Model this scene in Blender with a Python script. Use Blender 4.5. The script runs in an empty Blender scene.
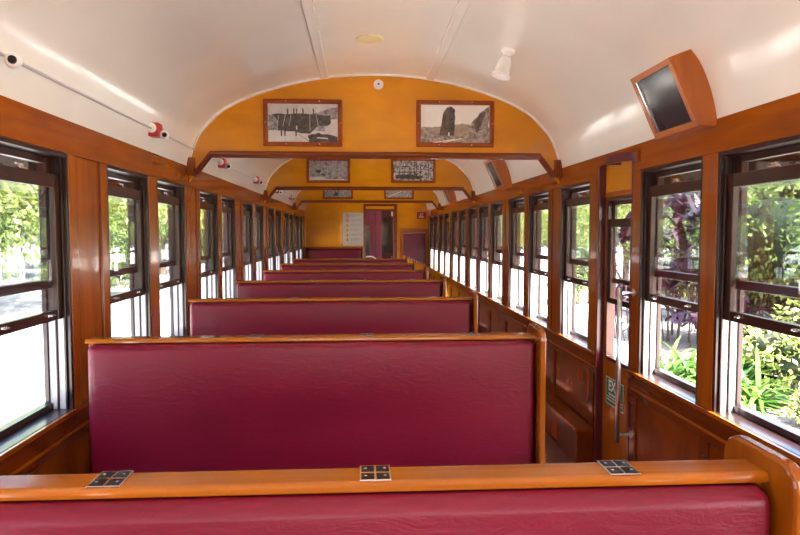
import bpy, math, random
import numpy as np
from mathutils import Vector, Matrix, Euler

random.seed(7)
rng = np.random.default_rng(11)
SC = bpy.context.scene
COL = SC.collection
PI = math.pi

# ------------------------------------------------------------------ materials
def nodes(name):
    m = bpy.data.materials.new(name)
    m.use_nodes = True
    nt = m.node_tree
    nt.nodes.clear()
    out = nt.nodes.new('ShaderNodeOutputMaterial')
    return m, nt, out

def N(nt, kind, **kw):
    n = nt.nodes.new(kind)
    for k, v in kw.items():
        if k in n.inputs:
            n.inputs[k].default_value = v
        else:
            setattr(n, k, v)
    return n

def rgba(c):
    return (c[0], c[1], c[2], 1.0)

def ramp(nt, fac, stops):
    r = nt.nodes.new('ShaderNodeValToRGB')
    el = r.color_ramp.elements
    while len(el) < len(stops):
        el.new(0.5)
    for e, (p, c) in zip(el, stops):
        e.position = p
        e.color = rgba(c)
    nt.links.new(fac, r.inputs['Fac'])
    return r

def coords(nt, scale=(1, 1, 1), rot=(0, 0, 0)):
    tc = nt.nodes.new('ShaderNodeTexCoord')
    mp = nt.nodes.new('ShaderNodeMapping')
    mp.inputs['Scale'].default_value = scale
    mp.inputs['Rotation'].default_value = rot
    nt.links.new(tc.outputs['Object'], mp.inputs['Vector'])
    return mp.outputs['Vector']

def principled(nt, out, **kw):
    p = nt.nodes.new('ShaderNodeBsdfPrincipled')
    for k, v in kw.items():
        p.inputs[k].default_value = v
    nt.links.new(p.outputs['BSDF'], out.inputs['Surface'])
    return p

def bump(nt, p, height, strength, dist=0.01):
    b = nt.nodes.new('ShaderNodeBump')
    b.inputs['Strength'].default_value = strength
    b.inputs['Distance'].default_value = dist
    nt.links.new(height, b.inputs['Height'])
    nt.links.new(b.outputs['Normal'], p.inputs['Normal'])
    return b

def wood(name, dark, light, scale, rough=0.24, coat=0.35, coat_rough=0.05, wave=0.0):
    m, nt, out = nodes(name)
    v = coords(nt, scale)
    n1 = N(nt, 'ShaderNodeTexNoise', Scale=1.0, Detail=6.0, Roughness=0.6, Distortion=0.6)
    nt.links.new(v, n1.inputs['Vector'])
    r = ramp(nt, n1.outputs['Fac'], [(0.3, dark), (0.7, light)])
    v2 = coords(nt, (1.1, 1.1, 1.1))
    n2 = N(nt, 'ShaderNodeTexNoise', Scale=1.3, Detail=2.0)
    nt.links.new(v2, n2.inputs['Vector'])
    r2 = ramp(nt, n2.outputs['Fac'], [(0.3, (0.82, 0.8, 0.78)), (0.7, (1.1, 1.08, 1.05))])
    mx = N(nt, 'ShaderNodeMixRGB', blend_type='MULTIPLY')
    mx.inputs['Fac'].default_value = 0.8
    nt.links.new(r.outputs['Color'], mx.inputs['Color1'])
    nt.links.new(r2.outputs['Color'], mx.inputs['Color2'])
    p = principled(nt, out, Roughness=rough, **{'Coat Weight': coat, 'Coat Roughness': coat_rough, 'Specular IOR Level': 0.3})
    nt.links.new(mx.outputs['Color'], p.inputs['Base Color'])
    bump(nt, p, n1.outputs['Fac'], 0.06, 0.004)
    return m

def plain(name, col, rough=0.4, metal=0.0, coat=0.0, var=0.12, scale=9.0, bmp=0.03, spec=0.5):
    m, nt, out = nodes(name)
    v = coords(nt)
    n = N(nt, 'ShaderNodeTexNoise', Scale=scale, Detail=4.0)
    nt.links.new(v, n.inputs['Vector'])
    lo = tuple(c * (1 - var) for c in col)
    hi = tuple(min(1, c * (1 + var)) for c in col)
    r = ramp(nt, n.outputs['Fac'], [(0.3, lo), (0.7, hi)])
    p = principled(nt, out, Roughness=rough, Metallic=metal, **{'Coat Weight': coat, 'Coat Roughness': 0.08, 'Specular IOR Level': spec})
    nt.links.new(r.outputs['Color'], p.inputs['Base Color'])
    if bmp:
        bump(nt, p, n.outputs['Fac'], bmp, 0.01)
    return m

def leather(name, col):
    m, nt, out = nodes(name)
    v = coords(nt)
    vo = N(nt, 'ShaderNodeTexVoronoi', Scale=150.0)
    nt.links.new(v, vo.inputs['Vector'])
    v2 = coords(nt, (9, 9, 26))
    n2 = N(nt, 'ShaderNodeTexNoise', Scale=1.0, Detail=5.0, Roughness=0.65, Distortion=1.8)
    nt.links.new(v2, n2.inputs['Vector'])
    v3 = coords(nt, (1.2, 1.2, 2.5))
    n3 = N(nt, 'ShaderNodeTexNoise', Scale=1.4, Detail=3.0)
    nt.links.new(v3, n3.inputs['Vector'])
    r = ramp(nt, n3.outputs['Fac'], [(0.3, tuple(c * 0.85 for c in col)), (0.7, tuple(c * 1.15 for c in col))])
    ad = N(nt, 'ShaderNodeMath', operation='MULTIPLY_ADD')
    ad.inputs[1].default_value = 0.10
    nt.links.new(vo.outputs['Distance'], ad.inputs[0])
    nt.links.new(n2.outputs['Fac'], ad.inputs[2])
    p = principled(nt, out, Roughness=0.36, **{'Specular IOR Level': 0.35, 'Coat Weight': 0.08, 'Coat Roughness': 0.3})
    nt.links.new(r.outputs['Color'], p.inputs['Base Color'])
    bump(nt, p, ad.outputs[0], 0.2, 0.010)
    return m

def glass(name, tint, refl=0.5):
    m, nt, out = nodes(name)
    t = N(nt, 'ShaderNodeBsdfTransparent')
    v = coords(nt)
    n = N(nt, 'ShaderNodeTexNoise', Scale=2.0, Detail=3.0)
    nt.links.new(v, n.inputs['Vector'])
    r = ramp(nt, n.outputs['Fac'], [(0.3, tuple(c * 0.95 for c in tint)), (0.7, tint)])
    nt.links.new(r.outputs['Color'], t.inputs['Color'])
    g = N(nt, 'ShaderNodeBsdfGlossy', Roughness=0.01)
    g.inputs['Color'].default_value = (0.95, 0.97, 1, 1)
    lw = N(nt, 'ShaderNodeLayerWeight', Blend=0.25)
    mu = N(nt, 'ShaderNodeMath', operation='MULTIPLY')
    mu.inputs[1].default_value = refl
    nt.links.new(lw.outputs['Fresnel'], mu.inputs[0])
    mx = N(nt, 'ShaderNodeMixShader')
    nt.links.new(mu.outputs[0], mx.inputs['Fac'])
    nt.links.new(t.outputs[0], mx.inputs[1])
    nt.links.new(g.outputs[0], mx.inputs[2])
    nt.links.new(mx.outputs[0], out.inputs['Surface'])
    return m

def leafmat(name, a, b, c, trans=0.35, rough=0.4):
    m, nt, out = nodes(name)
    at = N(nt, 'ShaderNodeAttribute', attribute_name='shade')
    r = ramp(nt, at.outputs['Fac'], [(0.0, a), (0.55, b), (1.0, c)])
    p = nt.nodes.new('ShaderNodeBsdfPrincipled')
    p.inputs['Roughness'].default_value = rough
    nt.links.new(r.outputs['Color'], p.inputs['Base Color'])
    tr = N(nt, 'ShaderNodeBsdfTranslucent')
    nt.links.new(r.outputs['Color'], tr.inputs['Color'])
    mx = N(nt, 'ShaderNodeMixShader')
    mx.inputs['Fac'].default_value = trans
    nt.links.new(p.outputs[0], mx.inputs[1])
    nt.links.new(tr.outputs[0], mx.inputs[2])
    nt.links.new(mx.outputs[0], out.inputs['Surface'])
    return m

def ground_mat(name, a, b, c, scale, bmp=0.4, rough=0.9):
    m, nt, out = nodes(name)
    v = coords(nt)
    n = N(nt, 'ShaderNodeTexNoise', Scale=scale, Detail=7.0, Roughness=0.7)
    nt.links.new(v, n.inputs['Vector'])
    vo = N(nt, 'ShaderNodeTexVoronoi', Scale=scale * 2.2)
    nt.links.new(v, vo.inputs['Vector'])
    ad = N(nt, 'ShaderNodeMath', operation='MULTIPLY_ADD')
    ad.inputs[1].default_value = 0.35
    nt.links.new(vo.outputs['Distance'], ad.inputs[0])
    nt.links.new(n.outputs['Fac'], ad.inputs[2])
    r = ramp(nt, ad.outputs[0], [(0.35, a), (0.55, b), (0.8, c)])
    p = principled(nt, out, Roughness=rough)
    nt.links.new(r.outputs['Color'], p.inputs['Base Color'])
    bump(nt, p, ad.outputs[0], bmp, 0.03)
    return m

def photo_print(name, a, b, scale, seed, contrast=(0.35, 0.65)):
    m, nt, out = nodes(name)
    v = coords(nt, (1, 1, 1))
    n = N(nt, 'ShaderNodeTexNoise', Scale=scale, Detail=8.0, Roughness=0.75)
    n.noise_dimensions = '4D'
    n.inputs['W'].default_value = seed
    nt.links.new(v, n.inputs['Vector'])
    r = ramp(nt, n.outputs['Fac'], [(contrast[0], a), (contrast[1], b)])
    p = principled(nt, out, Roughness=0.25)
    nt.links.new(r.outputs['Color'], p.inputs['Base Color'])
    return m

M = {}
M['wood_h'] = wood('varnished_wood_long', (0.235, 0.045, 0.0012), (0.35, 0.078, 0.0025), (22, 1.6, 22))
M['wood_v'] = wood('varnished_wood_upright', (0.245, 0.050, 0.0014), (0.38, 0.092, 0.003), (22, 22, 1.4))
M['wainscot'] = wood('red_brown_wainscot', (0.125, 0.020, 0.001), (0.27, 0.046, 0.002), (7, 4, 2.2))
M['wainscot_frame'] = wood('red_brown_wainscot_frame', (0.105, 0.016, 0.001), (0.175, 0.030, 0.002), (22, 2, 12))
M['door_wood'] = wood('orange_door_wood', (0.32, 0.078, 0.004), (0.45, 0.120, 0.006), (20, 20, 1.3))
M['ply'] = wood('golden_plywood', (0.68, 0.258, 0.002), (0.80, 0.325, 0.004), (2.2, 2.2, 6), rough=0.2, coat=0.5, coat_rough=0.04)
M['beam'] = wood('red_brown_beam', (0.16, 0.030, 0.005), (0.24, 0.050, 0.008), (1.5, 20, 20))
M['frame'] = wood('picture_frame_wood', (0.25, 0.046, 0.004), (0.34, 0.070, 0.007), (9, 9, 9))
M['rail'] = wood('honey_bench_rail', (0.30, 0.076, 0.002), (0.44, 0.128, 0.003), (1.6, 30, 30), rough=0.2, coat=0.45)
M['bench_wood'] = wood('bench_end_wood', (0.24, 0.056, 0.002), (0.36, 0.092, 0.004), (26, 14, 1.6), rough=0.2, coat=0.45)
M['sash'] = wood('dark_brown_sash', (0.030, 0.008, 0.005), (0.054, 0.015, 0.008), (10, 4, 10), rough=0.3, coat=0.3)
M['liner'] = wood('black_brown_liner', (0.018, 0.008, 0.008), (0.034, 0.014, 0.012), (16, 16, 1.5), rough=0.32, coat=0.3)
M['box_wood'] = wood('speaker_box_wood', (0.40, 0.110, 0.016), (0.52, 0.160, 0.026), (14, 4, 4), rough=0.35, coat=0.2)
M['track'] = plain('pale_sash_track', (0.46, 0.43, 0.43), 0.4, bmp=0)
M['maroon'] = plain('maroon_paint', (0.085, 0.006, 0.012), 0.3, coat=0.4)
M['purple'] = plain('plum_panel_paint', (0.17, 0.014, 0.045), 0.22, coat=0.5)
M['pink'] = plain('plum_pink_wall', (0.12, 0.020, 0.042), 0.35)
M['cream'] = plain('cream_gloss_paint', (0.84, 0.785, 0.70), 0.24, coat=0.5, var=0.03, scale=3.0, bmp=0.012)
M['bead'] = plain('white_bead_paint', (0.86, 0.82, 0.74), 0.3, coat=0.3, var=0.03)
M['leather'] = leather('maroon_leather', (0.175, 0.0045, 0.023))
M['chrome'] = plain('polished_steel', (0.78, 0.78, 0.78), 0.16, 1.0, var=0.04, bmp=0)
M['steel'] = plain('brushed_steel', (0.70, 0.70, 0.70), 0.28, 1.0, var=0.06, bmp=0)
M['black'] = plain('black_enamel', (0.010, 0.009, 0.011), 0.35, spec=0.2)
M['white'] = plain('white_plastic', (0.85, 0.83, 0.79), 0.3, var=0.03, bmp=0)
M['red'] = plain('red_plastic', (0.50, 0.03, 0.03), 0.35)
M['signred'] = plain('sign_maroon_red', (0.33, 0.008, 0.03), 0.3)
M['green'] = plain('exit_sign_green', (0.010, 0.16, 0.045), 0.4, var=0.05, bmp=0)
M['sign_white'] = plain('notice_white', (0.60, 0.56, 0.50), 0.25, var=0.04, bmp=0)
M['yellow'] = plain('warning_yellow', (0.70, 0.42, 0.02), 0.4, bmp=0)
M['grey_ink'] = plain('grey_ink', (0.36, 0.34, 0.31), 0.4, bmp=0)
M['cream_disc'] = plain('yellowed_disc', (0.80, 0.66, 0.36), 0.5, bmp=0)
M['shade'] = plain('frosted_shade', (0.86, 0.84, 0.80), 0.25, coat=0.5, var=0.03, bmp=0)
M['mesh_dark'] = plain('dark_glass_face', (0.035, 0.032, 0.032), 0.12, coat=0.0, var=0.02, bmp=0, spec=0.35)
M['floor'] = plain('brown_linoleum', (0.16, 0.062, 0.048), 0.35, var=0.15, scale=5.0)
M['glass'] = glass('window_glass', (0.92, 0.94, 0.94), 0.42)
M['roof'] = plain('dark_roof_paint', (0.030, 0.014, 0.012), 0.7)
M['under'] = plain('dark_underside', (0.05, 0.022, 0.018), 0.7)
M['concrete'] = ground_mat('pale_concrete', (0.66, 0.63, 0.57), (0.74, 0.71, 0.65), (0.80, 0.77, 0.71), 3.0, 0.05)
M['line'] = plain('faint_platform_line', (0.55, 0.43, 0.30), 0.8)
M['mulch'] = ground_mat('bark_mulch', (0.045, 0.03, 0.024), (0.16, 0.125, 0.105), (0.36, 0.31, 0.28), 14.0, 0.8)
M['gravel'] = ground_mat('grey_gravel', (0.07, 0.065, 0.065), (0.17, 0.165, 0.165), (0.34, 0.33, 0.32), 9.0, 0.8)
M['bark'] = plain('tree_bark', (0.13, 0.09, 0.065), 0.9, var=0.35, scale=14, bmp=0.5)
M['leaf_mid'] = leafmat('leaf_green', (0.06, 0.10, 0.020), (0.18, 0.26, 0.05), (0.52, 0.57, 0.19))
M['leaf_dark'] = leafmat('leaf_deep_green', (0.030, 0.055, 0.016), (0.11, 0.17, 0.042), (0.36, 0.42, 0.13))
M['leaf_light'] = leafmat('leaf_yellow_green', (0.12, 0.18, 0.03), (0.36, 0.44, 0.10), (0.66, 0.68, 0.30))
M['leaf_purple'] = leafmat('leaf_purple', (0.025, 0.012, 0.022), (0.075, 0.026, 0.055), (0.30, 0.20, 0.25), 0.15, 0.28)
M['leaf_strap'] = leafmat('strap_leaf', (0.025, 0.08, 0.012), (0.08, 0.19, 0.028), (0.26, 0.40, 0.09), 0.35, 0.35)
M['core'] = plain('dark_shade_core', (0.020, 0.032, 0.012), 0.9, var=0.5, scale=5, bmp=0.4)  # dark colour stands in for the shade inside the foliage

# ------------------------------------------------------------------ mesh helper
class MB:
    def __init__(s):
        s.v = []; s.f = []; s.m = []
    def add(s, verts, faces, m=0):
        b = len(s.v)
        s.v.extend([tuple(v) for v in verts])
        for f in faces:
            s.f.append([b + i for i in f]); s.m.append(m)
        return s
    def box(s, x0, x1, y0, y1, z0, z1, m=0):
        if x0 > x1: x0, x1 = x1, x0
        if y0 > y1: y0, y1 = y1, y0
        if z0 > z1: z0, z1 = z1, z0
        v = [(x0,y0,z0),(x1,y0,z0),(x1,y1,z0),(x0,y1,z0),(x0,y0,z1),(x1,y0,z1),(x1,y1,z1),(x0,y1,z1)]
        f = [(0,3,2,1),(4,5,6,7),(0,1,5,4),(1,2,6,5),(2,3,7,6),(3,0,4,7)]
        return s.add(v, f, m)
    def prism(s, pts, axis, a, b, m=0):
        """closed polygon pts (2D) extruded along axis from a to b"""
        n = len(pts)
        def P(p, t):
            if axis == 'x': return (t, p[0], p[1])
            if axis == 'y': return (p[0], t, p[1])
            return (p[0], p[1], t)
        v = [P(p, a) for p in pts] + [P(p, b) for p in pts]
        f = [tuple(range(n - 1, -1, -1)), tuple(range(n, 2 * n))]
        f += [(i, (i + 1) % n, n + (i + 1) % n, n + i) for i in range(n)]
        return s.add(v, f, m)
    def strip(s, top, bot, y0, y1, m=0):
        """two polylines (x,z) of equal length, filled between and extruded y0..y1"""
        n = len(top)
        v = []
        for y in (y0, y1):
            v += [(p[0], y, p[1]) for p in top] + [(p[0], y, p[1]) for p in bot]
        f = []
        for i in range(n - 1):
            f.append((i, i + 1, n + i + 1, n + i))
            f.append((2*n + i, 3*n + i, 3*n + i + 1, 2*n + i + 1))
            f.append((i, 2*n + i, 2*n + i + 1, i + 1))
            f.append((n + i, n + i + 1, 3*n + i + 1, 3*n + i))
        f.append((0, n, 3*n, 2*n)); f.append((n-1, 3*n-1, 4*n-1, 2*n-1))
        return s.add(v, f, m)
    def tube(s, pts, r, seg=10, m=0, cap=True):
        pts = [Vector(p) for p in pts]
        rr = r if isinstance(r, (list, tuple)) else [r] * len(pts)
        n = len(pts); vs = []
        up = None
        for i, p in enumerate(pts):
            d = (pts[min(i+1, n-1)] - pts[max(i-1, 0)]).normalized()
            if up is None:
                up = d.orthogonal().normalized()
            up = (up - d * up.dot(d)).normalized()
            sd = d.cross(up)
            for k in range(seg):
                a = 2 * PI * k / seg
                vs.append(p + (up * math.cos(a) + sd * math.sin(a)) * rr[i])
        f = []
        for i in range(n - 1):
            for k in range(seg):
                f.append((i*seg+k, i*seg+(k+1)%seg, (i+1)*seg+(k+1)%seg, (i+1)*seg+k))
        if cap:
            f.append(tuple(range(seg-1, -1, -1)))
            f.append(tuple((n-1)*seg + k for k in range(seg)))
        return s.add(vs, f, m)
    def lathe(s, prof, origin=(0,0,0), axis=(0,0,1), seg=24, m=0, wav=0.0, nw=6):
        q = Vector((0,0,1)).rotation_difference(Vector(axis).normalized()).to_matrix()
        o = Vector(origin); vs = []
        for (r, z) in prof:
            for k in range(seg):
                a = 2 * PI * k / seg
                rr = r
                vs.append(o + q @ Vector((rr*math.cos(a), rr*math.sin(a), z)))
        f = []
        for i in range(len(prof) - 1):
            for k in range(seg):
                f.append((i*seg+k, i*seg+(k+1)%seg, (i+1)*seg+(k+1)%seg, (i+1)*seg+k))
        if prof[0][0] > 1e-4: f.append(tuple(range(seg-1, -1, -1)))
        if prof[-1][0] > 1e-4: f.append(tuple((len(prof)-1)*seg + k for k in range(seg)))
        return s.add(vs, f, m)
    def build(s, name, mats, parent=None, bevel=0.0, smooth=False, seg=2, loc=(0,0,0)):
        me = bpy.data.meshes.new(name)
        me.from_pydata(s.v, [], s.f)
        if not isinstance(mats, (list, tuple)): mats = [mats]
        for k in mats: me.materials.append(M[k] if isinstance(k, str) else k)
        me.polygons.foreach_set('material_index', s.m)
        if smooth:
            me.polygons.foreach_set('use_smooth', [True] * len(me.polygons))
        me.validate(); me.update()
        import bmesh
        bm = bmesh.new(); bm.from_mesh(me)
        if smooth: bmesh.ops.remove_doubles(bm, verts=bm.verts, dist=1e-5)
        bmesh.ops.recalc_face_normals(bm, faces=bm.faces)
        bm.to_mesh(me); bm.free()
        o = bpy.data.objects.new(name, me)
        COL.objects.link(o)
        o.location = loc
        if parent: o.parent = parent
        if bevel:
            b = o.modifiers.new('bevel', 'BEVEL')
            b.width = bevel; b.segments = seg; b.limit_method = 'ANGLE'; b.angle_limit = math.radians(40)
            b.harden_normals = False
        return o

def tag(o, label=None, cat=None, group=None, kind=None):
    if label: o['label'] = label
    if cat: o['category'] = cat
    if group: o['group'] = group
    if kind: o['kind'] = kind
    return o

def empty(name, loc=(0,0,0), rot=(0,0,0)):
    o = bpy.data.objects.new(name, None)
    o.empty_display_size = 0.1
    COL.objects.link(o); o.location = loc; o.rotation_euler = rot
    return o

def copy_tree(o, parent=None):
    c = o.copy(); COL.objects.link(c)
    if parent: c.parent = parent
    for ch in list(o.children):
        copy_tree(ch, c)
    return c

def plabel(o, text):
    o['label'] = text
    return o

# ------------------------------------------------------------------ dimensions (metres; camera stands at x=-0.125, y=0)
XI, XO = 1.385, 1.50           # inner and outer faces of the side walls
Y0, Y1 = -2.9, 14.5            # rear wall behind the camera, far end wall
ZS, ZT = 0.73, 1.857           # sill top, window opening top
ZC = 2.0                       # cornice line where the ceiling starts
WW = 0.63                      # window opening width
ARC = [(0,2.683),(0.20,2.676),(0.40,2.655),(0.61,2.613),(0.815,2.556),(1.0,2.485),(1.145,2.402),
       (1.245,2.308),(1.305,2.235),(1.345,2.150),(1.368,2.080),(1.385,2.0)]
def arc_z(x):
    x = abs(x)
    for (a, za), (b, zb) in zip(ARC, ARC[1:]):
        if x <= b: return za + (zb - za) * (x - a) / (b - a)
    return 2.0
xs_half = []
for (a, za), (b, zb) in zip(ARC, ARC[1:]):
    k = 3
    for i in range(k): xs_half.append(a + (b - a) * i / k)
xs_half.append(1.385)
# smooth the profile with a Catmull-Rom through ARC
def cr(p0, p1, p2, p3, t):
    return tuple(0.5*((2*b)+(-a+c)*t+(2*a-5*b+4*c-d)*t*t+(-a+3*b-3*c+d)*t**3) for a, b, c, d in zip(p0, p1, p2, p3))
PROF = []
A = [(-ARC[1][0], ARC[1][1])] + ARC + [(1.395, 1.90)]
for i in range(1, len(A) - 2):
    for t in (0, .25, .5, .75): PROF.append(cr(A[i-1], A[i], A[i+1], A[i+2], t))
PROF.append((1.385, 2.0))
FULL = [(-x, z) for x, z in reversed(PROF)][:-1] + PROF
def prof_z(x):
    x = abs(x)
    for (a, za), (b, zb) in zip(PROF, PROF[1:]):
        if a <= x <= b + 1e-9: return za + (zb - za) * (x - a) / max(1e-9, b - a)
    return 2.0

LEFT_OPEN = []
for k in range(-2, 7):
    for d in (0, 0.79):
        LEFT_OPEN.append(1.445 + 1.84 * k + d)
RIGHT_OPEN = [-2.2, -1.43, -0.35, 0.42, 1.24, 2.015, 2.765, 4.155, 5.095, 5.865, 6.785, 7.545, 8.30, 9.22, 9.99, 10.92, 11.69, 12.62, 13.39]
DOOR = (3.49, 4.02)

# ------------------------------------------------------------------ side walls
def wall(name, sx, opens, door):
    mb = MB()
    X = lambda d: sx * (XI + d)
    th = XO - XI
    def seg(y0, y1, z0, z1, d0=0.0, d1=th, m=0):
        mb.box(X(d0), X(d1), y0, y1, z0, z1, m)
    ops = [(y, y + WW) for y in opens]
    alls = sorted(ops + ([door] if door else []))
    # header board above the windows, up to the cornice line
    if door:
        seg(Y0, door[0], ZT, ZC + 0.05, 0.0, th, 0); seg(door[1], Y1, ZT, ZC + 0.05, 0.0, th, 0)
        seg(door[0], door[1], 1.935, ZC + 0.05, 0.0, th, 0)
    else:
        seg(Y0, Y1, ZT, ZC + 0.05, 0.0, th, 0)
    # lower wall and sill board
    ys = [Y0] + ([door[0], door[1]] if door else []) + [Y1]
    for a, b in zip(ys[::2], ys[1::2]):
        seg(a, b, 0.0, 0.648, 0.012, th, 2)
        seg(a, b, 0.648, ZS, 0.0, th, 3)
        seg(a, b, 0.0, 0.10, 0.0, 0.012, 3)
        seg(a, b, 0.60, 0.648, 0.0, 0.012, 3)
    # posts between the openings
    prev = Y0
    for (a, b) in alls + [(Y1, Y1)]:
        z0 = ZS if not door or abs(prev - door[1]) > 1e-6 and abs(a - door[0]) > 1e-6 else ZS
        w = a - prev
        if w > 0.3:
            seg(prev, a, ZS, ZT, 0.010, th, 1)
            seg(prev, prev + 0.075, ZS, ZT, 0.0, 0.010, 1)
            seg(a - 0.075, a, ZS, ZT, 0.0, 0.010, 1)
            seg(prev + 0.075, prev + 0.087, ZS, ZT, 0.004, 0.010, 3)
            seg(a - 0.087, a - 0.075, ZS, ZT, 0.004, 0.010, 3)
        elif w > 1e-4:
            seg(prev, a, ZS, ZT, 0.0, th, 1)
            if w > 0.2:
                seg((prev+a)/2 - 0.004, (prev+a)/2 + 0.004, ZS, ZT, -0.004, 0.0, 3)
        prev = b
    # stiles on the lower wall under each post
    prev = Y0
    for (a, b) in alls + [(Y1, Y1)]:
        c = (prev + a) / 2
        if a - prev > 0.05 and not (door and (door[0] - 0.02 < c - 0.03 < door[1] + 0.02)):
            seg(c - 0.035, c + 0.035, 0.10, 0.60, 0.0, 0.012, 3)
        prev = b
    o = mb.build(name, ['wood_h', 'wood_v', 'wainscot', 'wainscot_frame'], bevel=0.003)
    return tag(o, kind='structure')

wall('wall_left', -1, LEFT_OPEN, None)
wall('wall_right', 1, RIGHT_OPEN, DOOR)

# sill nosing that runs along each wall under the windows
def sill(name, sx, ranges):
    mb = MB()
    for a, b in ranges:
        mb.box(sx*(XI - 0.014), sx*(XI + 0.06), a, b, ZS - 0.004, ZS + 0.016)
        mb.box(sx*(XI - 0.006), sx*(XI + 0.0), a, b, 0.640, 0.655)
    return tag(mb.build(name, 'wood_h', bevel=0.005), kind='structure')
sill('trim_1', -1, [(Y0, Y1)])
sill('trim_2', 1, [(Y0, DOOR[0]-0.005), (DOOR[1]+0.005, Y1)])

# floor
mb = MB(); mb.box(-XO, XO, Y0 - 0.1, 17.3, -0.08, 0.0)
tag(mb.build('floor', 'floor'), kind='structure')

# ceiling: a vaulted shell with two flat battens running lengthwise
mb = MB()
outer = [(x * 1.10, z + 0.03) for x, z in FULL]
n = len(FULL); v = []
for y in (Y0 - 0.1, Y1 + 0.05):
    v += [(x, y, z) for x, z in FULL] + [(x, y, z) for x, z in outer]
f = []
for i in range(n - 1):
    f.append((i, i+1, 2*n+i+1, 2*n+i)); f.append((n+i, 3*n+i, 3*n+i+1, n+i+1))
    f.append((i, n+i, n+i+1, i+1)); f.append((2*n+i, 2*n+i+1, 3*n+i+1, 3*n+i))
f.append((0, 2*n, 3*n, n)); f.append((n-1, 2*n-1, 4*n-1, 3*n-1))
mb.add(v, f)
ceiling = mb.build('ceiling', 'cream', smooth=False)
ceiling.data.polygons.foreach_set('use_smooth', [True]*len(ceiling.data.polygons))
md = ceiling.modifiers.new('edges', 'EDGE_SPLIT'); md.split_angle = math.radians(35)
tag(ceiling, kind='structure')
k = 3
for sx in (-1, 1):
    mb = MB()
    a, b = 0.358, 0.414
    top = [(sx*a, prof_z(a) + 0.002), (sx*(a+b)/2, prof_z((a+b)/2) + 0.002), (sx*b, prof_z(b) + 0.002)]
    bot = [(x, z - 0.014) for x, z in top]
    mb.strip(top, bot, Y0, Y1)
    tag(mb.build('trim_%d' % k, 'cream', bevel=0.003), kind='structure'); k += 1

# roof with side valances added to shade and darken the window tops
mb = MB()
xs = np.linspace(-1.66, 1.66, 25)
top = [(x, 2.02 + 0.80 * (1 - (abs(x)/1.66)**2.6)) for x in xs]
bot = [(x, z - 0.03) for x, z in top]
mb.strip(top, bot, Y0 - 0.5, 17.4)
for sx in (-1, 1):
    mb.box(sx*1.62, sx*1.65, Y0 - 0.5, 17.4, 1.762, 2.04)
    mb.box(sx*XO, sx*1.64, Y0 - 0.5, 17.4, 1.93, 1.96)
tag(mb.build('roof', 'roof'), kind='structure')

# rear wall behind the camera; its open gaps are added for light and reflections
mb = MB()
mb.box(-XO, XO, Y0 - 0.06, Y0, 0.0, 0.85)
mb.box(-XO, XO, Y0 - 0.06, Y0, 1.9, 2.80)
for a, b in ((-XO, -1.15), (-0.55, -0.40), (0.40, 0.55), (1.15, XO)):
    mb.box(a, b, Y0 - 0.06, Y0, 0.85, 1.9)
tag(mb.build('wall_back', 'ply'), kind='structure')

# ------------------------------------------------------------------ windows
def ring(mb, y0, y1, z0, z1, x0, x1, st, tr, br, m=0):
    mb.box(x0, x1, y0, y0 + st, z0, z1, m)
    mb.box(x0, x1, y1 - st, y1, z0, z1, m)
    mb.box(x0, x1, y0 + st, y1 - st, z1 - tr, z1, m)
    mb.box(x0, x1, y0 + st, y1 - st, z0, z0 + br, m)

def make_window(name, w=WW, z0=ZS, zt=ZT, low=1.147, lowtop=1.762, upbot=1.28, xf=0.0):
    """built for the right wall: origin on the inner wall face at the near jamb, x pointing outwards"""
    root = empty(name); root['kind'] = 'structure'
    h = 0.018
    mb = MB()
    ring(mb, 0, w, z0, zt, 0.002, 0.115, h, h, h)
    for yy in ((h, h + 0.012), (w - h - 0.012, w - h)):
        mb.box(0.018, 0.027, yy[0], yy[1], z0 + h, zt - h)
        mb.box(0.056, 0.063, yy[0], yy[1], z0 + h, zt - h)
        mb.box(0.095, 0.115, yy[0], yy[1], z0 + h, zt - h)
    mb.box(0.085, 0.125, h, w - h, z0 + h - 0.001, z0 + h + 0.028)
    mb.build('window_frame', 'liner', root, bevel=0.002)
    for yy in ((h - 0.001, h + 0.004), (w - h - 0.004, w - h + 0.001)):
        for (xa, xb) in ((0.028, 0.055), (0.064, 0.094)):
            mb = MB(); mb.box(xa, xb, yy[0], yy[1], z0 + h, low + 0.02); mb.build('sash_track', 'track', root)
    a, b = h + 0.003, w - h - 0.003
    up = MB(); ring(up, a, b, upbot, zt - h, 0.065, 0.093, 0.045, 0.030, 0.038)
    us = up.build('upper_sash', 'sash', root, bevel=0.003)
    g = MB(); g.box(0.077, 0.081, a + 0.043, b - 0.043, upbot + 0.036, zt - h - 0.028)
    g.build('pane', 'glass', us)
    lo = MB(); ring(lo, a, b, low, lowtop, 0.029, 0.054, 0.048, 0.055, 0.042)
    ls = lo.build('lower_sash', 'sash', root, bevel=0.003)
    g = MB(); g.box(0.039, 0.043, a + 0.046, b - 0.046, low + 0.040, lowtop - 0.053)
    g.build('pane', 'glass', ls)
    c = (a + b) / 2
    for (yy, zz, up_) in ((a + 0.12, low + 0.026, False), (b - 0.12, low + 0.026, False), (c, lowtop + 0.001, True)):
        l = MB()
        if up_:
            l.box(0.030, 0.052, yy - 0.028, yy + 0.028, zz, zz + 0.006)
            l.box(0.034, 0.048, yy - 0.012, yy + 0.012, zz + 0.006, zz + 0.020)
            l.tube([(0.041, yy, zz + 0.014), (0.041, yy + 0.034, zz + 0.018)], 0.005, 8)
        else:
            l.box(0.025, 0.030, yy - 0.022, yy + 0.022, zz - 0.007, zz + 0.007)
            l.tube([(0.027, yy - 0.012, zz), (0.014, yy - 0.012, zz), (0.014, yy + 0.012, zz), (0.027, yy + 0.012, zz)], 0.0035, 6)
        l.build('latch', 'chrome', ls, bevel=0.0015)
    return root

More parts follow.
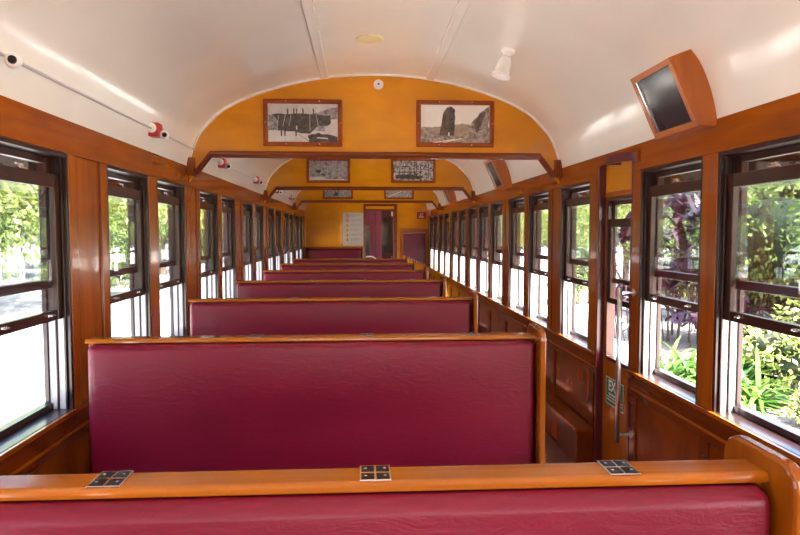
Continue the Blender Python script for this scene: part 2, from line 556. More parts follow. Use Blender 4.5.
win = make_window('window_1')
wi = 1
first = True
def place_window(y, side):
    global wi, first
    if first:
        o = win; first = False
    else:
        o = copy_tree(win); wi += 1; o.name = 'window_%d' % wi
    if side > 0:
        o.location = (XI, y, 0); o.rotation_euler = (0, 0, 0)
    else:
        o.location = (-XI, y + WW, 0); o.rotation_euler = (0, 0, PI)
for y in LEFT_OPEN:
    if y > 1.0: place_window(y, -1)
for y in RIGHT_OPEN:
    if y > 1.0: place_window(y, 1)

# ------------------------------------------------------------------ side exit door
door = empty('door_1', (XI, 0, 0)); door['kind'] = 'structure'
d0, d1 = DOOR
mb = MB()
mb.box(0.0, 0.115, d0 - 0.0, d0 + 0.022, 0, 1.935)
mb.box(0.0, 0.115, d1 - 0.022, d1, 0, 1.935)
j = mb.build('door_jamb', 'maroon', door, bevel=0.002)
leaf = MB()
l0, l1 = d0 + 0.022, d1 - 0.022
w0, w1 = l0 + 0.06, l1 - 0.035
leaf.box(0.045, 0.085, l0, w0, 0.0, 1.765)
leaf.box(0.045, 0.085, w1, l1, 0.0, 1.765)
leaf.box(0.045, 0.085, w0, w1, 0.0, 0.715)
leaf.box(0.045, 0.085, w0, w1, 1.735, 1.765)
leaf.box(0.038, 0.045, w0 - 0.03, w1 + 0.03, 1.735, 1.765)
leaf.box(0.045, 0.047, w0, w1, 0.0, 0.05)
lo_ = leaf.build('door_leaf', 'door_wood', door, bevel=0.003)
mb = MB(); mb.box(0.045, 0.085, l0, l1, 1.767, 1.935); mb.build('transom_panel', 'ply', door)
dw = MB()
ring(dw, w0, w1, 0.715, 1.735, 0.040, 0.090, 0.022, 0.022, 0.022)
ring(dw, w0 + 0.022, w1 - 0.022, 1.075, 1.60, 0.046, 0.064, 0.03, 0.05, 0.035)
ring(dw, w0 + 0.022, w1 - 0.022, 1.20, 1.715, 0.068, 0.086, 0.03, 0.03, 0.032)
ds = dw.build('door_sash', 'sash', lo_, bevel=0.002)
g = MB(); g.box(0.053, 0.057, w0 + 0.05, w1 - 0.05, 1.108, 1.552); g.build('pane', 'glass', lo_)
g = MB(); g.box(0.075, 0.079, w0 + 0.05, w1 - 0.05, 1.230, 1.687); g.build('pane', 'glass', lo_)

# exit sign on the door
def text_mesh(body, size, name, mat, parent, loc, rot, bold=0.0, align='CENTER'):
    cu = bpy.data.curves.new(name, 'FONT')
    cu.body = body; cu.size = size; cu.align_x = align; cu.align_y = 'CENTER'
    cu.extrude = 0.0006; cu.offset = bold
    o = bpy.data.objects.new(name, cu)
    COL.objects.link(o); o.location = loc; o.rotation_euler = rot; o.parent = parent
    cu.materials.append(M[mat])
    dg = bpy.context.evaluated_depsgraph_get(); dg.update()
    me = bpy.data.meshes.new_from_object(o.evaluated_get(dg))
    bpy.data.objects.remove(o); bpy.data.curves.remove(cu)
    o = bpy.data.objects.new(name, me)
    if not me.materials: me.materials.append(M[mat])
    COL.objects.link(o); o.location = loc; o.rotation_euler = rot; o.parent = parent
    return o
ex = empty('exit_sign', (XI + 0.045, 3.80, 0.525))
mb = MB(); mb.box(-0.003, 0.0, -0.135, 0.135, -0.085, 0.085); mb.build('sign_plate', 'green', ex, bevel=0.001)
mb = MB(); ring(mb, -0.135, 0.135, -0.085, 0.085, -0.0036, -0.0028, 0.004, 0.004, 0.004)
mb.box(-0.0042, -0.003, -0.10, 0.09, -0.022, -0.012); mb.box(-0.0042, -0.003, -0.12, 0.12, -0.040, -0.034); mb.box(-0.0042, -0.003, -0.12, 0.12, -0.058, -0.052)
plabel(mb.build('sign_border', 'white', ex), 'thin white border and lines')
t = text_mesh('EXIT', 0.092, 'lettering', 'white', ex, (-0.0034, 0, 0.034), (PI/2, 0, -PI/2), 0.0025)
plabel(t, 'white word EXIT')
tag(ex, 'green and white EXIT sign on the lower panel of the side door', 'sign')

# grab rail on the post beside the door
gr = empty('grab_rail', (XI, 3.452, 0))
mb = MB(); mb.tube([(-0.08, 0, 0.345), (-0.08, 0, 1.215)], 0.0135, 16); mb.build('bar', 'steel', gr, smooth=True)
for z in (0.385, 1.185):
    mb = MB(); mb.tube([(0, 0, z), (-0.08, 0, z)], 0.008, 10); mb.lathe([(0.022, 0), (0.022, 0.005), (0.012, 0.009)], (0, 0, z), (-1, 0, 0), 16)
    mb.build('bracket', 'steel', gr)
tag(gr, 'long vertical steel grab rail fixed beside the side exit door', 'rail')

# curved maroon bracket above the door
cb = empty('wall_strap', (XI, 0, 1.932))
pts = []
for i in range(17):
    t_ = i / 16
    y = 3.42 + 0.22 * t_
    x = -0.012 - 0.080 * math.sin(min(1, t_ * 1.25) * PI * 0.5) ** 0.7
    pts.append((x, y))
pts += [(-0.085, 3.655), (-0.060, 3.668), (-0.030, 3.668), (0.0, 3.66)]
band = MB(); n = len(pts); v = []
for (x, y) in pts: v += [(x, y, -0.024), (x, y, 0.024)]
band.add(v, [(2*i, 2*i+2, 2*i+3, 2*i+1) for i in range(n-1)])
bo = band.build('band', 'maroon', cb)
sm = bo.modifiers.new('thick', 'SOLIDIFY'); sm.thickness = 0.012; sm.offset = 0
mb = MB(); mb.box(-0.020, 0.0, 3.40, 3.45, -0.032, 0.032); mb.lathe([(0.006,0),(0.006,0.003),(0.002,0.005)], (-0.02, 3.425, 0), (-1,0,0), 10)
mb.build('end_plate', 'frame', cb, bevel=0.002)
tag(cb, 'dark maroon curved strap handle fixed to the wall above the side door', 'handle')

# heater casing along the right wall beyond the door
hc = empty('heater_casing', (0, 4.02, 0))
mb = MB(); mb.box(1.270, XI, 0.0, 8.6, 0.0, 0.225); mb.build('casing', 'wainscot_frame', hc, bevel=0.006)
mb = MB(); mb.box(1.262, XI, 0.0, 8.6, 0.222, 0.240); mb.build('lid', 'wainscot', hc, bevel=0.004)
for yy in (0.42, 2.9, 5.4):
    mb = MB()
    mb.box(1.266, 1.271, yy - 0.015, yy + 0.215, 0.035, 0.20)
    for i in range(3): mb.box(1.262, 1.266, yy + i*0.075, yy + i*0.075 + 0.05, 0.05, 0.185)
    mb.build('vent', 'frame', hc, bevel=0.002)
tag(hc, 'low red-brown wooden heater casing along the floor under the right windows', 'heater')

# ------------------------------------------------------------------ benches
def pillow(x0, x1, z0, z1, yb, th, r, rc, sgn, bulge=0.0, nx=56, nz=34):
    """padded upright cushion, back plane at y=yb, front at yb+sgn*th"""
    v = []; f = []
    cx, cz, hx, hz = (x0+x1)/2, (z0+z1)/2, (x1-x0)/2, (z1-z0)/2
    def spaced(n):
        t = np.linspace(-1, 1, n)
        return np.sign(t) * (1 - (1 - np.abs(t))**1.6)
    for w in spaced(nz):
        for u in spaced(nx):
            X, Z = u * hx, w * hz
            ax, az = abs(X) - (hx - rc), abs(Z) - (hz - rc)
            if ax > 0 and az > 0:
                # map square corner to a round one
                m_ = max(ax, az); L = math.hypot(ax, az)
                if L > 1e-9:
                    ax2, az2 = ax * m_ / L, az * m_ / L
                    X = math.copysign(hx - rc + ax2, X); Z = math.copysign(hz - rc + az2, Z)
                    ax, az = ax2, az2
            sd = min(max(ax, az), 0) + math.hypot(max(ax, 0), max(az, 0)) - rc
            d = max(0.0, -sd)
            e = math.sqrt(max(0, 1 - (1 - min(d / r, 1))**2))
            by = th * e + bulge * (1 - (w)**2) * (1 - u**8) * e
            v.append((cx + X, yb + sgn * by, cz + Z))
    for j in range(nz - 1):
        for i in range(nx - 1):
            a = j * nx + i
            f.append((a, a+1, a+nx+1, a+nx))
    rim = [i for i in range(nx)] + [j*nx + nx-1 for j in range(1, nz)] + [(nz-1)*nx + i for i in range(nx-2, -1, -1)] + [j*nx for j in range(nz-2, 0, -1)]
    f.append(tuple(rim))
    mb = MB(); mb.add(v, f); return mb

def seat_pad(x0, x1, ya, yb, z0, z1):
    mb = MB()
    r = 0.04
    pts = []
    for (cy, cz, a0) in ((yb - r, z0 + 0.01, -PI/2), (yb - r, z1 - r, 0), (ya + r, z1 - r, PI/2), (ya + r, z0 + 0.01, PI)):
        for k_ in range(5):
            a = a0 + k_ * PI / 8
            rr = r if cz > z0 + 0.02 else 0.01
            pts.append((cy + rr * math.cos(a), cz + rr * math.sin(a)))
    mb.prism(pts, 'x', x0, x1)
    return mb

def make_bench():
    root = empty('bench_seat')
    xl, xr = -1.283, 0.640
    # wooden core and rail
    mb = MB(); mb.box(xl, xr, -0.018, 0.018, 0.30, 1.035); mb.build('backboard', 'bench_wood', root)
    for s_, nm in ((-1, 'back_cushion'), (1, 'back_cushion')):
        c = pillow(xl + 0.006, xr - 0.004, 0.455, 1.039, s_*0.017, 0.060, 0.022, 0.030, s_, 0.014)
        c.build(nm, 'leather', root, smooth=True)
    # top rail with rounded edges
    mb = MB()
    pr = [(-0.042, 1.040), (0.042, 1.040)]
    for k_ in range(7):
        a = k_ * PI / 2 / 6
        pr.append((0.030 + 0.012*math.cos(a), 1.047 + 0.012*math.sin(a)))
    for k_ in range(7):
        a = PI/2 + k_ * PI / 2 / 6
        pr.append((-0.030 + 0.012*math.cos(a), 1.047 + 0.012*math.sin(a)))
    mb.prism(pr, 'x', xl - 0.006, xr); mb.build('top_rail', 'rail', root, bevel=0.002)
    # hinges
    for hx in (-0.583, -0.10, 0.366):
        hp = MB(); hp.box(hx-0.029, hx+0.029, -0.037, 0.037, 1.058, 1.0615)
        h_ = hp.build('hinge', 'chrome', root, bevel=0.001)
        for (ya, yb) in ((-0.032, -0.005), (0.005, 0.032)):
            for (xa, xb) in ((-0.026, -0.002), (0.002, 0.026)):
                hb = MB(); hb.box(hx+xa, hx+xb, ya, yb, 1.0612, 1.0622)
                hb.build('hinge_inlay', 'black', h_)
        for xa in (-0.018, 0.018):
            for ya in (-0.018, 0.018):
                hs = MB(); hs.lathe([(0.003, 0), (0.003, 0.0008), (0.001, 0.0014)], (hx+xa, ya, 1.0622), (0,0,1), 8)
                hs.build('screw', 'chrome', h_)
    # end panel at the aisle, rounded shoulders, widening under the seats
    half = [(0.44, -0.012), (0.44, 0.40), (0.40, 0.44), (0.16, 0.47), (0.130, 0.52), (0.117, 0.60), (0.115, 0.99)]
    for k_ in range(7):
        a = k_ * PI / 2 / 6
        half.append((0.065 + 0.05*math.cos(a), 1.044 + 0.05*math.sin(a)))
    pts = half + [(-y, z) for y, z in reversed(half)]
    mb = MB(); mb.prism(pts, 'x', 0.640, 0.668)
    mb.build('end_panel', 'bench_wood', root, bevel=0.008, seg=3)
    # seats on both sides
    for s_ in (-1, 1):
        a, b = sorted((s_*0.075, s_*0.50))
        seat_pad(xl + 0.01, xr, a, b, 0.34, 0.455).build('seat_cushion', 'leather', root, smooth=False)
        a, b = sorted((s_*0.03, s_*0.46))
        mb = MB(); mb.box(xl, xr, a, b, 0.30, 0.34); mb.build('seat_frame', 'bench_wood', root, bevel=0.003)
        for xx in (-0.95, 0.1):
            mb = MB(); mb.box(xx-0.02, xx+0.02, s_*0.36-0.02, s_*0.36+0.02, -0.012, 0.30); mb.build('leg', 'black', root, bevel=0.002)
    return root

bench = make_bench()
bl = ['maroon leather bench back across the bottom edge, nearest the camera',
      'second maroon leather bench from the camera, its whole back in view',
      'third maroon leather bench from the camera, beneath the nearest wooden arch',
      'fourth maroon leather bench from the camera, just behind the third one',
      'fifth maroon leather bench from the camera, midway along the carriage',
      'sixth maroon leather bench from the camera, only a thin band showing',
      'seventh maroon leather bench, farthest of those with an open aisle end']
for i, l in enumerate(bl):
    o = bench if i == 0 else copy_tree(bench)
    o.location = (0, 1.177 + 1.6165 * i, 0.009)
    tag(o, l, 'bench', 'maroon benches along the aisle')
# wall bench at the far end
eb = empty('wall_bench', (0, 14.48, 0))
mb = MB(); mb.box(-1.372, -0.095, -0.06, 0.0, 0.0, 1.165); mb.build('backboard', 'bench_wood', eb)
pillow(-1.36, -0.105, 0.47, 1.15, -0.06, 0.055, 0.05, 0.03, -1, 0.01, 40, 24).build('back_cushion', 'leather', eb, smooth=True)
mb = MB(); mb.box(-1.372, -0.09, -0.12, 0.0, 1.160, 1.185); mb.build('top_rail', 'rail', eb, bevel=0.005)
seat_pad(-1.36, -0.10, -0.52, -0.115, 0.34, 0.46).build('seat_cushion', 'leather', eb)
mb = MB(); mb.box(-1.37, -0.095, -0.5, -0.06, 0.0, 0.34); mb.build('seat_base', 'bench_wood', eb, bevel=0.004)
mb = MB(); mb.box(-0.095, -0.06, -0.5, 0.0, 0.0, 0.60); mb.box(-0.095, -0.06, -0.125, 0.0, 0.60, 1.19); mb.build('end_panel', 'bench_wood', eb, bevel=0.006)
tag(eb, 'maroon leather wall bench against the far wall under the notice board', 'bench')

# ------------------------------------------------------------------ arched bulkheads
XB = [-1.382, -1.30, -1.22] + list(np.linspace(-1.15, 1.15, 47)) + [1.22, 1.30, 1.382]
def beam_mid(x):
    x = abs(x)
    return 2.090 if x <= 1.225 else 2.090 - (x - 1.225) * 1.30
def dense(xs):
    out = []
    for a, b in zip(xs, xs[1:]):
        out += [a, (a+b)/2]
    return out + [xs[-1]]
def make_bulkhead():
    root = empty('bulkhead')
    xs = sorted(set([round(x, 4) for x, z in FULL if abs(x) < 1.38] + [-1.2249, 1.2249, -1.3799, 1.3799]))
    mb = MB()
    mb.strip([(x, prof_z(x) + 0.004) for x in xs], [(x, beam_mid(x)) for x in xs], 0.0, 0.03)
    mb.build('panel', 'ply', root)
    mb = MB()
    xs2 = [-1.335, -1.225, 1.225, 1.335]
    def off(x, s): return (x - s * 0.006 * (1 if x > 1.3 else -1 if x < -1.3 else 0), beam_mid(x) + s * 0.022)
    for y0, y1, h in ((-0.022, 0.052, 0.022), (-0.040, 0.07, 0.013)):
        mb.strip([(x, beam_mid(x) + h) for x in xs2], [(x, beam_mid(x) - h) for x in xs2], y0, y1)
    mb.build('beam', 'beam', root, bevel=0.005)
    mb = MB()
    mb.strip([(x, prof_z(x) + 0.004) for x, z in FULL], [(x * 0.9935, prof_z(x) - 0.013) for x, z in FULL], -0.020, 0.0)
    o = mb.build('ceiling_bead', 'bead', root)
    for sx in (-1, 1):
        mb = MB()
        mb.box(sx*1.333, sx*1.386, -0.045, 0.075, 1.945, 2.062)
        mb.box(sx*1.325, sx*1.386, -0.052, 0.082, 1.930, 1.945)
        mb.build('bracket', 'beam', root, bevel=0.004)
    return root
bk = make_bulkhead()
for i, (y, l) in enumerate(((4.80, 'nearest golden arched bulkhead with the two largest framed photographs'),
                            (8.45, 'second golden arched bulkhead, behind the nearest one'),
                            (12.10, 'farthest golden arched bulkhead, just before the end wall'))):
    o = bk if i == 0 else copy_tree(bk)
    o.location = (0, y, 0)
    tag(o, l, 'bulkhead', 'arched bulkheads across the carriage')

# ------------------------------------------------------------------ framed photographs
g1, g2, g3, g4 = (0.03, 0.028, 0.027), (0.12, 0.11, 0.105), (0.36, 0.33, 0.31), (0.70, 0.66, 0.62)
M['p_pale'] = photo_print('print_pale', (0.55, 0.51, 0.49), (0.74, 0.70, 0.67), 14, 1.0)
M['p_sky'] = photo_print('print_sky', (0.80, 0.74, 0.68), (0.88, 0.83, 0.77), 4, 2.0)
M['p_dark'] = photo_print('print_dark', (0.02, 0.018, 0.018), (0.14, 0.12, 0.11), 40, 3.0)
M['p_rock'] = photo_print('print_rock', (0.07, 0.045, 0.035), (0.20, 0.14, 0.11), 30, 3.5)
M['p_mid'] = photo_print('print_mid', (0.10, 0.08, 0.065), (0.52, 0.43, 0.35), 42, 4.0, (0.38, 0.62))
M['p_hill2'] = photo_print('print_poles', (0.26, 0.24, 0.23), (0.60, 0.56, 0.53), 25, 5.5)
M['p_hill'] = photo_print('print_hill', (0.30, 0.22, 0.15), (0.50, 0.39, 0.28), 30, 5.0)
M['p_busy'] = photo_print('print_busy', (0.05, 0.045, 0.045), (0.72, 0.66, 0.62), 34, 6.0, (0.42, 0.58))
M['p_gully'] = photo_print('print_gully', (0.10, 0.085, 0.09), (0.58, 0.52, 0.51), 26, 7.0, (0.34, 0.66))
M['p_forest'] = photo_print('print_forest', (0.06, 0.055, 0.06), (0.60, 0.56, 0.55), 40, 8.0, (0.36, 0.66))
M['p_track'] = photo_print('print_track', (0.10, 0.085, 0.075), (0.66, 0.58, 0.52), 30, 9.0, (0.36, 0.66))
def picture(x0, x1, z0, z1, y, base, shapes, label, b=0.033):
    cx, cz = (x0+x1)/2, (z0+z1)/2
    hw, hh = (x1-x0)/2, (z1-z0)/2
    root = empty('framed_photograph', (cx, y, cz))
    mb = MB()
    for (a0, a1, c0, c1) in ((-hw, hw, hh-b, hh), (-hw, hw, -hh, -hh+b), (-hw, -hw+b, -hh+b, hh-b), (hw-b, hw, -hh+b, hh-b)):
        mb.box(a0, a1, -0.022, 0.0, c0, c1)
    mb.build('frame', 'frame', root, bevel=0.006)
    iw, ih = hw - b, hh - b
    mb = MB(); mb.box(-iw, iw, -0.008, -0.002, -ih, ih)
    pr = mb.build('photo_print', base, root)
    for k_, (mat, pts) in enumerate(shapes):
        s_ = MB(); dd = -0.0082 - 0.0003 * k_
        s_.prism([((p[0]*2-1)*iw*0.995, (p[1]*2-1)*ih*0.995) for p in pts], 'y', dd, -0.008)
        s_.build('print_detail', mat, pr)
    for (px_, pz_) in ((-hw*0.42, hh-b*0.45), (hw*0.42, hh-b*0.45), (-hw*0.42, -hh+b*0.45), (hw*0.42, -hh+b*0.45), (-hw+b*0.4, 0), (hw-b*0.4, 0)):
        sc_ = MB(); sc_.lathe([(0.0055, 0), (0.0045, 0.003), (0.001, 0.004)], (px_, -0.0215, pz_), (0,-1,0), 10)
        sc_.build('screw', 'chrome', root)
    return tag(root, label, 'framed picture', 'framed black and white photographs on the arches')
def jag(pts, n=3, amp=0.015, seed=0):
    r = random.Random(seed); out = []
    for i, p in enumerate(pts):
        q = pts[(i+1) % len(pts)]
        out.append(p)
        for k_ in range(1, n):
            t = k_ / n
            out.append((min(1, max(0, p[0]+(q[0]-p[0])*t + r.uniform(-amp, amp))), min(1, max(0, p[1]+(q[1]-p[1])*t + r.uniform(-amp, amp)))))
    return out
def bar(a, b, w):
    d = Vector((b[0]-a[0], b[1]-a[1])); n_ = Vector((-d.y, d.x)).normalized() * w
    return [(a[0]+n_.x, a[1]+n_.y), (a[0]-n_.x, a[1]-n_.y), (b[0]-n_.x, b[1]-n_.y), (b[0]+n_.x, b[1]+n_.y)]
s1 = [('p_forest', jag([(0,0.3),(0,0.72),(0.1,0.72),(0.3,0.74),(0.55,0.72),(0.75,0.8),(1,0.95),(1,0.3)], 5, 0.03, 1)),
      ('p_pale', jag([(0.86,0.12),(0.82,0.4),(0.9,0.6),(1,0.62),(1,0.0)], 4, 0.02, 9)),
      ('p_dark', jag([(0.05,0.72),(0.5,0.75),(0.9,0.70),(0.88,0.45),(0.72,0.42),(0.6,0.22),(0.12,0.30),(0.14,0.55)], 4, 0.02, 2)),
      ('p_pale', jag([(0,0),(0,0.25),(0.2,0.3),(0.55,0.20),(0.75,0.0)], 3, 0.012, 3)),
      ('p_dark', jag([(0.6,0.0),(0.58,0.18),(0.72,0.25),(1,0.13),(1,0.0)], 4, 0.02, 4))]
for a, b in (((0.13,0.3),(0.15,0.7)), ((0.21,0.4),(0.25,0.72)), ((0.30,0.42),(0.33,0.72)), ((0.60,0.28),(0.60,0.75)), ((0.73,0.33),(0.69,0.72))):
    s1.append(('p_hill2', bar(a, b, 0.005)))
for x in (0.28, 0.37, 0.41, 0.50, 0.65):
    s1.append(('p_rock', jag([(x-0.010,0.72),(x+0.010,0.72),(x+0.012,0.84),(x,0.9),(x-0.010,0.86)], 2, 0.006, int(x*100))))
for x in (0.19, 0.40, 0.24):
    s1.append(('p_dark', [(x-0.010,0.15),(x+0.010,0.15),(x+0.012,0.36),(x-0.012,0.36)]))
s1.append(('p_sky', [(0.402,0.32),(0.418,0.32),(0.416,0.42),(0.404,0.42)]))
s1.append(('p_dark', bar((0.44,0.2),(0.60,0.0), 0.004)))
s1.append(('p_sky', bar((0.7,0.11),(0.86,0.09), 0.012)))
picture(-0.836, -0.260, 2.149, 2.492, 4.80, 'p_pale', s1, 'framed grey photograph of a trestle bridge, left on the nearest arch')
s2 = [('p_hill', jag([(0,0),(0,0.40),(0.2,0.42),(0.45,0.47),(0.6,0.52),(0.8,0.45),(1,0.4),(1,0)], 4, 0.015, 5)),
      ('p_mid', jag([(0,0),(0,0.36),(0.06,0.42),(0.12,0.36),(0.22,0.28),(0.5,0.18),(1,0.15),(1,0)], 4, 0.02, 6)),
      ('p_rock', jag([(0.27,0.19),(0.32,0.75),(0.38,0.93),(0.44,0.96),(0.50,0.86),(0.49,0.55),(0.49,0.19)], 4, 0.008, 7)),
      ('p_dark', jag([(0.40,0.19),(0.41,0.9),(0.45,0.95),(0.50,0.86),(0.49,0.5),(0.485,0.19)], 4, 0.008, 17)),
      ('p_mid', jag([(0.55,0.0),(0.72,0.42),(0.82,0.68),(1,0.97),(1,0)], 6, 0.03, 8)),
      ('p_rock', jag([(0.78,0.52),(0.86,0.8),(0.95,0.85),(0.9,0.55),(0.82,0.25)], 4, 0.02, 18)),
      ('p_sky', [(0.395,0.19),(0.42,0.19),(0.415,0.28),(0.40,0.28)]),
      ('p_sky', bar((0.18,0.0),(0.5,0.09), 0.012)), ('p_sky', bar((0.32,0.0),(0.6,0.12), 0.010))]
picture(0.288, 0.870, 2.152, 2.497, 4.80, 'p_sky', s2, 'framed sepia photograph of a tall rock pillar, right on the nearest arch')
s3 = [('p_dark', jag([(0.16,0.42),(0.2,0.52),(0.28,0.55),(0.32,0.45),(0.26,0.35)], 3, 0.01, 11)),
      ('p_dark', jag([(0.30,0.32),(0.36,0.36),(0.45,0.28),(0.38,0.22)], 3, 0.01, 12)),
      ('p_pale', jag([(0.0,0.0),(0.0,0.18),(0.3,0.2),(0.55,0.05),(0.9,0.1),(1,0)], 3, 0.02, 13))]
picture(-0.829, -0.263, 2.158, 2.481, 8.45, 'p_gully', s3, 'framed grey photograph with a dark patch, left on the second arch')
s4 = [('p_dark', jag([(0.05,0.10),(0.1,0.3),(0.5,0.28),(0.75,0.2),(0.7,0.08)], 4, 0.03, 14)), ('p_pale', bar((0.1,0.52),(0.95,0.50), 0.02)),
      ('p_dark', bar((0.12,0.42),(0.6,0.42), 0.02)), ('p_dark', bar((0.2,0.70),(0.42,0.70), 0.03))]
for x in (0.15, 0.27, 0.40, 0.52, 0.57, 0.68, 0.88): s4.append(('p_dark', bar((x, 0.1), (x + 0.01, 0.62 + 0.25*(x > 0.5)), 0.009)))
picture(0.271, 0.856, 2.163, 2.485, 8.45, 'p_busy', s4, 'framed high-contrast photograph of sheds and masts, right on the second arch')
picture(-0.836, -0.273, 2.139, 2.46, 12.10, 'p_forest', [('p_dark', jag([(0.3,0.1),(0.4,0.4),(0.5,0.3),(0.52,0.1)], 3, 0.02, 15))], 'framed grey forest photograph, left on the farthest arch, partly hidden')
picture(0.313, 0.870, 2.137, 2.46, 12.10, 'p_track', [('p_pale', bar((0.1,0.05),(0.6,0.45), 0.03))], 'framed brownish photograph of a track, right on the farthest arch, partly hidden')

# ------------------------------------------------------------------ ceiling fittings
# speaker boxes on the right curve of the ceiling
def make_speaker():
    root = empty('speaker_box')
    ch = [(1.312, 1.972), (1.180, 2.258)]
    back = [(x + 0.002, prof_z(x)) for x in np.linspace(1.262, 1.384, 12)]
    poly = [ch[0], ch[1]] + back + [(1.384, 1.968)]
    mb = MB(); mb.prism(poly, 'y', 0, 0.39); mb.build('cabinet', 'box_wood', root, bevel=0.003)
    d = Vector((ch[1][0]-ch[0][0], 0, ch[1][1]-ch[0][1])); L = d.length; d.normalize()
    nrm = Vector((-d.z, 0, d.x)); nrm = nrm if nrm.x < 0 else -nrm
    def P(u, y, h): return Vector((ch[0][0], 0, ch[0][1])) + d*u + nrm*h + Vector((0, y, 0))
    def slab(mb, u0, u1, y0, y1, h0, h1):
        v = [P(u0,y0,h0),P(u1,y0,h0),P(u1,y1,h0),P(u0,y1,h0),P(u0,y0,h1),P(u1,y0,h1),P(u1,y1,h1),P(u0,y1,h1)]
        mb.add(v, [(0,3,2,1),(4,5,6,7),(0,1,5,4),(1,2,6,5),(2,3,7,6),(3,0,4,7)])
    b_ = 0.028
    mb = MB()
    slab(mb, 0, b_, 0, 0.39, 0, 0.014); slab(mb, L-b_, L, 0, 0.39, 0, 0.014)
    slab(mb, b_, L-b_, 0, b_, 0, 0.014); slab(mb, b_, L-b_, 0.39-b_, 0.39, 0, 0.014)
    mb.build('surround', 'box_wood', root, bevel=0.003)
    mb = MB(); slab(mb, b_, L-b_, b_, 0.39-b_, 0.0, 0.004); mb.build('dark_face', 'mesh_dark', root)
    mb = MB(); slab(mb, b_, L-b_, 0.39-b_-0.016, 0.39-b_-0.004, 0.004, 0.010); mb.build('metal_strip', 'chrome', root)
    return root
sp = make_speaker()
for i, (y, l) in enumerate(((2.66, 'wooden wedge box with a dark face, large on the right ceiling nearest the camera'),
                            (6.36, 'wooden wedge box on the right ceiling, seen beneath the nearest arch'),
                            (10.06, 'small far wooden wedge box on the right ceiling, seen beneath the second arch'))):
    o = sp if i == 0 else copy_tree(sp)
    o.location = (0, y, 0)
    tag(o, l, 'speaker', 'wooden boxes on the right ceiling')

# pull cord with its fittings on the left curve of the ceiling
PCX, PCZ = -1.335, 2.120
mb = MB(); mb.tube([(PCX, Y0 + 0.05, PCZ), (PCX, 14.45, PCZ)], 0.0065, 8)
tag(mb.build('pull_cord', 'track', smooth=True), 'thin pale grey cord running lengthwise along the left edge of the ceiling', 'cord')
def make_fitting():
    root = empty('cord_fitting')
    mb = MB(); mb.box(-0.026, 0.026, -0.034, 0.034, -0.034, 0.034); mb.build('bracket', 'red', root, bevel=0.006)
    mb = MB(); mb.lathe([(0.014, 0.0), (0.022, 0.006), (0.024, 0.020), (0.018, 0.028), (0.010, 0.030)], (-0.006, -0.033, 0.004), (0.15, -1, 0), 20); mb.build('collar', 'white', root, smooth=False)
    mb = MB(); mb.lathe([(0.009, 0.0), (0.020, 0.008), (0.023, 0.024), (0.018, 0.038), (0.011, 0.042)], (0.034, 0.024, -0.020), (0.35, -1, -0.1), 20); h = mb.build('cup', 'white', root, smooth=False)
    mb = MB(); mb.lathe([(0.012, 0.0), (0.011, 0.006), (0.002, 0.008)], (0.034 + 0.33*0.042, 0.024 - 0.0395, -0.024), (0.35, -1, -0.1), 14); mb.build('lens', 'black', h)
    return root
ft = make_fitting()
for i, (y, l) in enumerate(((2.25, 'white cup fitting on the cord at the upper left edge of the picture'),
                            (3.90, 'red and white cord fitting on the left ceiling before the nearest arch'),
                            (5.73, 'red and white cord fitting on the left just beyond the nearest arch'),
                            (7.56, 'small red and white cord fitting on the left just before the second arch'),
                            (9.39, 'small cord fitting on the left just beyond the second arch'),
                            (11.2, 'tiny cord fitting on the left just before the farthest arch'))):
    o = ft if i == 1 else copy_tree(ft)
    if i == 0:
        for ch in list(o.children):
            if ch.name.startswith('bracket'): bpy.data.objects.remove(ch)
    o.location = (PCX, y, PCZ); o.scale = (1.2, 1.2, 1.2)
    tag(o, l, 'fitting', 'fittings on the ceiling cord')

# tulip lamp on the right, cover disc and detector in the middle
tl = empty('ceiling_lamp', (0.735, 3.74, prof_z(0.735) - 0.004), (0, 0.29, 0))
mb = MB(); mb.lathe([(0.040, 0.006), (0.040, -0.014), (0.024, -0.026), (0.020, -0.050)], seg=20); mb.build('lamp_base', 'white', tl)
mb = MB()
mb.lathe([(0.022, -0.040), (0.036, -0.050), (0.043, -0.080), (0.045, -0.112), (0.051, -0.142), (0.061, -0.160), (0.059, -0.161), (0.048, -0.142), (0.041, -0.112), (0.039, -0.080), (0.020, -0.050)], seg=28)
mb.build('lamp_shade', 'shade', tl, smooth=True)
mb = MB(); mb.lathe([(0.010, -0.055), (0.024, -0.085), (0.029, -0.115), (0.022, -0.145), (0.003, -0.157)], seg=16); mb.build('bulb', 'white', tl, smooth=True)
tag(tl, 'white tulip-shaped glass lamp hanging from the right side of the ceiling', 'lamp')
dc = MB(); dc.lathe([(0.085, 0.0), (0.085, -0.008), (0.078, -0.012), (0.001, -0.013)], (0,0,0), seg=32)
tag(dc.build('ceiling_disc', 'cream_disc', loc=(-0.07, 3.92, 2.682)), 'flat yellowed disc on the middle of the ceiling before the nearest arch', 'cover')
dt = empty('smoke_detector', (0.008, 4.80, 2.607))
mb = MB(); mb.lathe([(0.036, 0.0), (0.036, 0.012), (0.026, 0.024), (0.010, 0.028), (0.001, 0.028)], (0,0,0), (0,-1,0), 24); mb.build('housing', 'white', dt)
mb = MB(); mb.lathe([(0.008, 0.0), (0.006, 0.004), (0.001, 0.005)], (0,-0.028,0), (0,-1,0), 12); mb.build('sensor', 'black', dt)
tag(dt, 'small round white detector with a dark centre, top of the nearest arch', 'detector')

